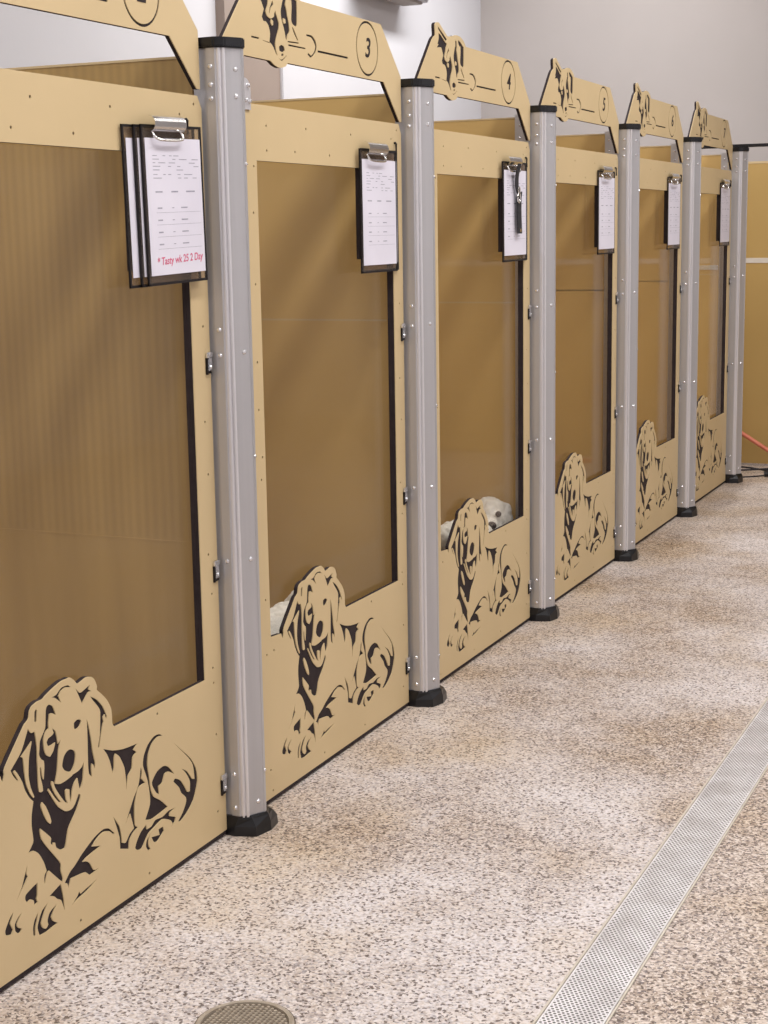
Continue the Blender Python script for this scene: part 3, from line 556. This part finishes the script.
# ---------------------------------------------------------------- clipboards
def make_clipboard(kind=0):
    # local frame: y across (0..0.245), z down from 0 (top edge), x out of the door
    root = empty('clipboard', (0, 0, 0), '', 'clipboard')
    wd, hg = 0.231, 0.316
    b = bmesh.new(); box(b, 0, 0.0025, 0.002, wd-0.002, -hg+0.002, -0.002); finish(b, 'board', M['smoke'], root)
    b = bmesh.new(); t = 0.0052
    box(b, -0.0006, 0.0034, 0, wd, -t, 0); box(b, -0.0006, 0.0034, 0, wd, -hg, -hg+t); box(b, -0.0006, 0.0034, 0, t, -hg, 0); box(b, -0.0006, 0.0034, wd-t, wd, -hg, 0)
    finish(b, 'rim', M['black'], root)
    b = bmesh.new(); box(b, 0.0036, 0.0044, 0.010, 0.222, -0.296, -0.026)
    def line(y0, y1, z, h=0.0018, mi=1): box(b, 0.0044, 0.0046, y0, y1, z-h/2, z+h/2, mi)
    rnd = random.Random(7+kind)
    for z in (-0.060, -0.067, -0.074, -0.081, -0.088, -0.097, -0.104):
        y = 0.035
        while y < 0.205:
            l = rnd.uniform(0.008, 0.035)
            if rnd.random() < 0.6: line(y, min(y+l, 0.212), z, 0.0016)
            y += l + rnd.uniform(0.006, 0.03)
    for y0, y1 in ((0.040, 0.066), (0.100, 0.126), (0.158, 0.192)): line(y0, y1, -0.131, 0.0030)
    for z in (-0.163, -0.187, -0.211, -0.235):
        line(0.045, 0.062, z, 0.0028); line(0.100, 0.108, z, 0.0016); line(0.135, 0.160, z, 0.0024); line(0.040, 0.212, z-0.009, 0.0006)
    finish(b, 'paper', [M['paper'], M['ink']], root)
    b = bmesh.new(); n = 10
    def arc(r_): return [(0.0036 + r_*0.9*math.sin(a), 0.002 + r_*math.cos(a)) for a in [PI*1.05*k/n for k in range(n+1)]]
    q0, q1 = 0.030, 0.150
    A, B, A2, B2 = ([b.verts.new((x, q, z)) for x, z in arc(r_)] for r_, q in ((0.0165, q0), (0.0165, q1), (0.0150, q0), (0.0150, q1)))
    for k in range(n):
        b.faces.new((A[k], A[k+1], B[k+1], B[k])); b.faces.new((A2[k+1], A2[k], B2[k], B2[k+1]))
        b.faces.new((A[k], A2[k], A2[k+1], A[k+1])); b.faces.new((B2[k], B[k], B[k+1], B2[k+1]))
    b.faces.new((A[0], B[0], B2[0], A2[0])); b.faces.new((A[-1], A2[-1], B2[-1], B[-1]))
    cl = finish(b, 'clip', M['chrome'], root)
    g = bmesh.new(); tube(g, smooth_path([(0.006, 0.036, -0.014), (0.013, 0.038, -0.026), (0.014, 0.060, -0.030), (0.014, 0.120, -0.030), (0.013, 0.142, -0.026), (0.006, 0.144, -0.014)], 5), 0.0030, 8)
    finish(g, 'lever', M['chrome'], cl)
    return root
cb = make_clipboard()
def place_clip(o, bay, y, x, z, rot, label):
    o.location = (x, Y0 + bay*W + y, z); o.rotation_euler = (rot, 0, 0)
    tag(o, label, 'clipboard', 'clipboards hanging on the kennel doors'); return o
def G_(): return copy_tree(cb)
def no_clip(o):      # the hind boards of a stack hang from the front board's clip
    for c_ in list(o.children):
        if c_.name.startswith('clip'):
            for g_ in list(c_.children): bpy.data.objects.remove(g_)
            bpy.data.objects.remove(c_)
    return o
place_clip(cb, -1, 0.779, 0.004, 1.566, 0.026, 'hindmost of three clear clipboards fanned on the number 2 door, farthest left')
place_clip(no_clip(G_()), -1, 0.810, 0.0105, 1.567, 0.026, 'middle of three clear clipboards fanned on the number 2 door')
front = place_clip(G_(), -1, 0.826, 0.017, 1.568, 0.026, 'front clear clipboard on the number 2 door with red handwriting on its form')
place_clip(no_clip(G_()), 0, 0.800, 0.004, 1.566, 0.006, 'back one of two clear clipboards on the number 3 door, edge showing at right')
place_clip(G_(), 0, 0.777, 0.0105, 1.564, 0.004, 'front clear clipboard with printed form on the number 3 door')
place_clip(no_clip(G_()), 1, 0.797, 0.004, 1.570, 0.004, 'back one of two clear clipboards on the number 4 door, behind the leash')
lc = place_clip(G_(), 1, 0.770, 0.0105, 1.568, 0.008, 'front clear clipboard on the number 4 door with a black leash over its form')
place_clip(G_(), 2, 0.775, 0.004, 1.572, 0.006, 'clear clipboard with printed form hanging on the number 5 door')
place_clip(G_(), 3, 0.778, 0.004, 1.574, 0.006, 'clear clipboard with printed form hanging on the number 6 door')
place_clip(G_(), 4, 0.780, 0.004, 1.574, 0.006, 'clear clipboard with printed form hanging on the number 7 door')
no_clip(cb)
# red handwriting along the foot of the front form
cu = bpy.data.curves.new('note', 'FONT'); cu.body = '* Tasty wk 25 2 Day'; cu.size = 0.0215; cu.offset = 0.0003; cu.extrude = 0.0001; cu.shear = 0.1
o = bpy.data.objects.new('note', cu); C.objects.link(o); dg = bpy.context.evaluated_depsgraph_get(); me = bpy.data.meshes.new_from_object(o.evaluated_get(dg)); bpy.data.objects.remove(o)
for v in me.vertices: v.co = Vector((0.0046 + v.co.z, 0.033 + v.co.x, -0.276 + v.co.y + 0.03*v.co.x))
me.materials.clear(); me.materials.append(M['red']); hw = bpy.data.objects.new('handwriting', me); C.objects.link(hw); hw.parent = front; hw['label'] = 'red handwritten note'
# hooks at the right of each stack, one per door
hk = bmesh.new(); tube(hk, [(0.0, 0, 0.008), (0.004, 0, 0.009), (0.006, 0, 0.006), (0.006, 0, -0.022)], 0.0030, 8)
hook0 = finish(hk, 'clipboard_hook', M['black'])
for i in range(6):
    h = hook0 if i == 0 else hook0.copy()
    if i: C.objects.link(h)
    h.location = (0.0, Y0 + (i-1)*W + 1.028, 1.580)
    tag(h, 'small black hook at the top right of the number %s door' % NUMS[i], 'hook', 'hooks holding the clipboards')
# leash looped over clipboard on door 4
ly = Y0 + W + 0.766
ls = empty('leash', (-0.006, ly - 0.034, 1.568), 'black webbing leash with metal clasp hanging over the number 4 clipboard', 'leash')
b = bmesh.new()
def ribbon(b, pts, wd, th):
    P = smooth_path(pts, 6)
    L_ = [[b.verts.new(p + Vector((dx, dy, 0))) for dx, dy in ((0, -wd/2), (th, -wd/2), (th, wd/2), (0, wd/2))] for p in P]
    b.faces.new(list(reversed(L_[0]))); b.faces.new(L_[-1])
    for a, q in zip(L_, L_[1:]):
        for i in range(4): b.faces.new((a[i], a[(i+1) % 4], q[(i+1) % 4], q[i]))
ribbon(b, [(0.044, 0.128, -0.005), (0.034, 0.132, -0.040), (0.030, 0.140, -0.075), (0.030, 0.155, -0.098)], 0.028, 0.003)
ribbon(b, [(0.031, 0.165, -0.092), (0.030, 0.160, -0.120), (0.030, 0.160, -0.165), (0.030, 0.166, -0.226)], 0.038, 0.004)
finish(b, 'strap', M['strap'], ls)
b = bmesh.new()
tube(b, [(0.036, 0.148 + 0.012*math.cos(a), -0.112 + 0.016*math.sin(a)) for a in [k*PI/8 for k in range(17)]], 0.0028, 8)
finish(b, 'clasp', M['chrome'], ls); b = bmesh.new()
tube(b, [(0.036, 0.150 + 0.009*math.cos(a), -0.088 + 0.010*math.sin(a)) for a in [k*PI/8 for k in range(17)]], 0.0022, 8)
finish(b, 'ring', M['chrome'], ls); b = bmesh.new()
cyl(b, (0.034, 0.166, -0.216), (1, 0, 0), 0.006, 0.002, 12)
finish(b, 'rivet', M['chrome'], ls)

# ---------------------------------------------------------------- floor drains
g = empty('trench_drain_grate', (0.990, 0.0, 0.0), 'long perforated steel grate set in the floor along the aisle', 'drain cover')
g.rotation_euler = (0, 0, -0.008)
b = bmesh.new(); box(b, -0.054, 0.054, -2.2, 7.3, 0.0003, 0.0025); finish(b, 'perforated_strip', M['grate'], g)
b = bmesh.new(); box(b, -0.0605, -0.056, -2.2, 7.3, 0.0003, 0.003); box(b, 0.056, 0.0595, -2.2, 7.3, 0.0003, 0.003); finish(b, 'frame_edge', M['caulk'], g)
g = drain_root = empty('round_floor_drain', (0.466, -0.757, 0.0), 'round tan metal floor drain cover with raised grid, in front of the number 2 door', 'drain cover')
b = bmesh.new()
prof = [(0.0, 0.0012), (0.0765, 0.0012), (0.077, 0.0045), (0.084, 0.0050), (0.086, 0.0035), (0.087, 0.0003)]
rv = []
for rr, z in prof[1:]: rv.append([b.verts.new((rr*math.cos(2*PI*k/56), rr*math.sin(2*PI*k/56), z)) for k in range(56)])
fc = b.faces.new(rv[0]); fc.material_index = 1
for a, q in zip(rv, rv[1:]):
    for k in range(56): b.faces.new((a[k], q[k], q[(k+1) % 56], a[(k+1) % 56]))
finish(b, 'rim', [M['drainmetal'], M['drainpit']], g)
b = bmesh.new()
for ix in range(-9, 10):
    for iy in range(-10, 11):
        x = ix*0.0094; y = iy*0.0082 + (0.0041 if ix % 2 else 0)
        if x*x + y*y < 0.0725**2: cyl(b, (x, y, 0.0012), (0, 0, 1), 0.0040, 0.0032, 6, r2=0.0029)
finish(b, 'raised_grid', M['drainmetal'], g)
g = bmesh.new()
tube(g, [(0.087*math.cos(a), 0.087*math.sin(a), 0.0012) for a in [k*2*PI/56 for k in range(57)]], 0.0018, 6)
gg = finish(g, 'joint_ring', M['drainpit'], drain_root)

# ---------------------------------------------------------------- white dogs behind the windows
def sphere(bm, c, r, s=(1, 1, 1), seg=20, rot=None):
    m = Matrix.Translation(c) @ (rot or Matrix.Identity(4)) @ Matrix.Diagonal((r*s[0], r*s[1], r*s[2], 1))
    bmesh.ops.create_uvsphere(bm, u_segments=seg, v_segments=seg//2+2, radius=1, matrix=m)
def capsule(bm, a, b_, ra, rb, n=7):
    a, b_ = Vector(a), Vector(b_)
    for k in range(n): t = k/(n-1); sphere(bm, a.lerp(b_, t), ra + (rb-ra)*t, seg=14)
def fluffy(bm, name, parent, amp=0.008, vox=0.0055, m=None):
    me = bpy.data.meshes.new('tmp'); bm.to_mesh(me); bm.free(); o = bpy.data.objects.new('tmp', me); C.objects.link(o)
    r_ = o.modifiers.new('r', 'REMESH'); r_.mode = 'VOXEL'; r_.voxel_size = vox
    s_ = o.modifiers.new('s', 'SMOOTH'); s_.iterations = 3
    dg = bpy.context.evaluated_depsgraph_get(); m2 = bpy.data.meshes.new_from_object(o.evaluated_get(dg)); bpy.data.objects.remove(o)
    nrm = [v.normal.copy() for v in m2.vertices]
    for v, n_ in zip(m2.vertices, nrm):
        p = v.co
        f1 = mnoise.noise(Vector((p.x*38, p.y*38, p.z*22))); f2 = mnoise.noise(Vector((p.x*110, p.y*110, p.z*55)))
        v.co = p + n_*amp*(0.7*f1 + 0.5*f2) + Vector((0, 0, -abs(f2)*amp*0.4))
        if v.co.z < 0.002: v.co.z = 0.002
    for p in m2.polygons: p.use_smooth = True
    m2.name = name; m2.materials.clear(); m2.materials.append(m or M['fur'])
    q = bpy.data.objects.new(name, m2); C.objects.link(q); q.parent = parent; return q
def make_dog(label, loc, face, harness=False, hz=0.365, rise=0.0, size=1.0):
    # stands along +y, head turned by 'face' (unit vector in the xy plane)
    root = empty('white_dog', loc, label, 'dog'); root.scale = (size, size, size)
    b = bmesh.new(); F = Vector(face).normalized(); S = Vector((-F.y, F.x, 0))
    capsule(b, (0, -0.17, 0.245), (0, 0.04, 0.255 + rise*0.4), 0.080, 0.080, 9)
    H = Vector((0.0, 0.145, hz))
    capsule(b, (0, 0.06, 0.275 + rise*0.4), H + Vector((0, -0.02, -0.03)), 0.066, 0.052, 6)
    sphere(b, H, 0.062, (1, 1, 0.95)); sphere(b, H + Vector((0, 0, 0.022)), 0.050)
    capsule(b, H + F*0.030 + Vector((0, 0, -0.012)), H + F*0.078 + Vector((0, 0, -0.010)), 0.033, 0.022, 5)
    sphere(b, H + F*0.050 + Vector((0, 0, -0.045)), 0.022)
    for s in (-1, 1):
        capsule(b, H + S*0.045*s + Vector((0, 0, 0.026)), H + S*0.066*s + Vector((0, 0, -0.028)), 0.021, 0.015, 5)
        sphere(b, H + S*0.022*s + F*0.048 + Vector((0, 0, 0.014)), 0.015)
    for sx in (-1, 1):
        x = 0.040*sx
        capsule(b, (x, 0.050, 0.215), (x, 0.058, 0.120), 0.036, 0.024, 6); capsule(b, (x, 0.058, 0.120), (x, 0.060, 0.020), 0.024, 0.018, 6)
        sphere(b, (x, 0.070, 0.014), 0.020, (0.9, 1.4, 0.7))
        capsule(b, (x, -0.165, 0.215), (x, -0.140, 0.135), 0.046, 0.028, 6); capsule(b, (x, -0.140, 0.135), (x, -0.195, 0.080), 0.026, 0.019, 5)
        capsule(b, (x, -0.195, 0.080), (x, -0.185, 0.018), 0.019, 0.017, 4); sphere(b, (x, -0.172, 0.014), 0.019, (0.9, 1.4, 0.7))
    capsule(b, (0, -0.225, 0.270), (0, -0.235, 0.335), 0.030, 0.034, 5); capsule(b, (0, -0.235, 0.335), (0, -0.165, 0.350), 0.034, 0.024, 4)
    fluffy(b, 'body', root, 0.012)
    for s in (-1, 1):
        e = bmesh.new(); sphere(e, H + F*0.064 + S*0.023*s + Vector((0, 0, 0.025)), 0.0095, seg=12); finish(e, 'eye', M['furdark'], root, smooth=True)
    e = bmesh.new(); sphere(e, H + F*0.104 + Vector((0, 0, -0.003)), 0.0150, (1, 1.1, 0.85), seg=14); finish(e, 'nose', M['furdark'], root, smooth=True)
    if harness:
        h = bmesh.new(); ax = Vector((0, 0.085, 0.075)).normalized(); u = Vector((1, 0, 0)); v = ax.cross(u); c_ = Vector((0, 0.070, 0.292 + rise*0.4))
        tube(h, [c_ + (u*math.cos(a) + v*math.sin(a))*0.070 for a in [k*PI/14 for k in range(29)]], 0.0075, 8)
        finish(h, 'collar', M['strap'], root)
    return root
make_dog('small fluffy white dog looking out above the sill of the number 4 door window', (-0.132, 1.945, 0.0), (0.40, -0.92, 0), hz=0.324, size=1.13)
make_dog('white dog mostly hidden behind the dog cutout of the number 3 door window', (-0.150, 0.580, 0.0), (0.35, -0.93, 0), hz=0.290, rise=0.01, size=1.15)

# ---------------------------------------------------------------- hose and cables at the far end
def cable(name, pts, r_, m, label, cat):
    b = bmesh.new(); tube(b, smooth_path(pts, 10), r_, 10); return tag(finish(b, name, m, smooth=True), label, cat)
cable('hose', [(-0.35, 6.070, 0.36), (-0.20, 6.050, 0.285), (-0.054, 6.035, 0.200), (0.107, 6.02, 0.105), (0.22, 5.99, 0.045), (0.40, 5.95, 0.016), (0.70, 5.90, 0.013), (1.3, 5.98, 0.013)], 0.012, M['orange'],
      'orange hose leaning on the far screen and running down to the floor', 'hose')
cable('power_cord', [(0.30, 5.80, 0.006), (0.22, 5.82, 0.006), (0.12, 5.90, 0.006), (-0.02, 5.98, 0.006), (-0.13, 5.94, 0.006), (-0.16, 5.87, 0.006), (-0.06, 5.84, 0.006), (0.06, 5.84, 0.014), (0.15, 5.86, 0.020), (0.25, 5.90, 0.006), (0.33, 5.86, 0.006)], 0.005, M['strap'],
      'black power cord looped on the floor below the orange hose', 'cord')
e = empty('plug_cord', (0, 0, 0), 'thin black cord with a plug on the floor beyond the farthest post', 'cord')
b = bmesh.new(); tube(b, smooth_path([(-0.12, 5.58, 0.004), (0.0, 5.60, 0.004), (0.10, 5.66, 0.004), (0.165, 5.69, 0.010)], 8), 0.004, 8); finish(b, 'cord', M['strap'], e, smooth=True)
b = bmesh.new(); tube(b, [(0.155, 5.685, 0.016), (0.17, 5.69, 0.018), (0.20, 5.70, 0.018), (0.225, 5.71, 0.016)], 0.016, 12); finish(b, 'plug', M['rubber'], e)

# ---------------------------------------------------------------- fittings high on the left wall
e = empty('wall_unit', (XL, 5.9, 2.75), 'white box unit mounted high on the white wall above the number 3 sign', 'wall unit')
b = bmesh.new(); box(b, 0.0, 0.20, -0.45, 0.30, -0.035, 0.22, 0, 0.012); finish(b, 'casing', M['wall'], e)
b = bmesh.new(); box(b, 0.04, 0.17, -0.40, 0.25, -0.050, -0.035, 0, 0.004); finish(b, 'underside_grille', M['greywall'], e)
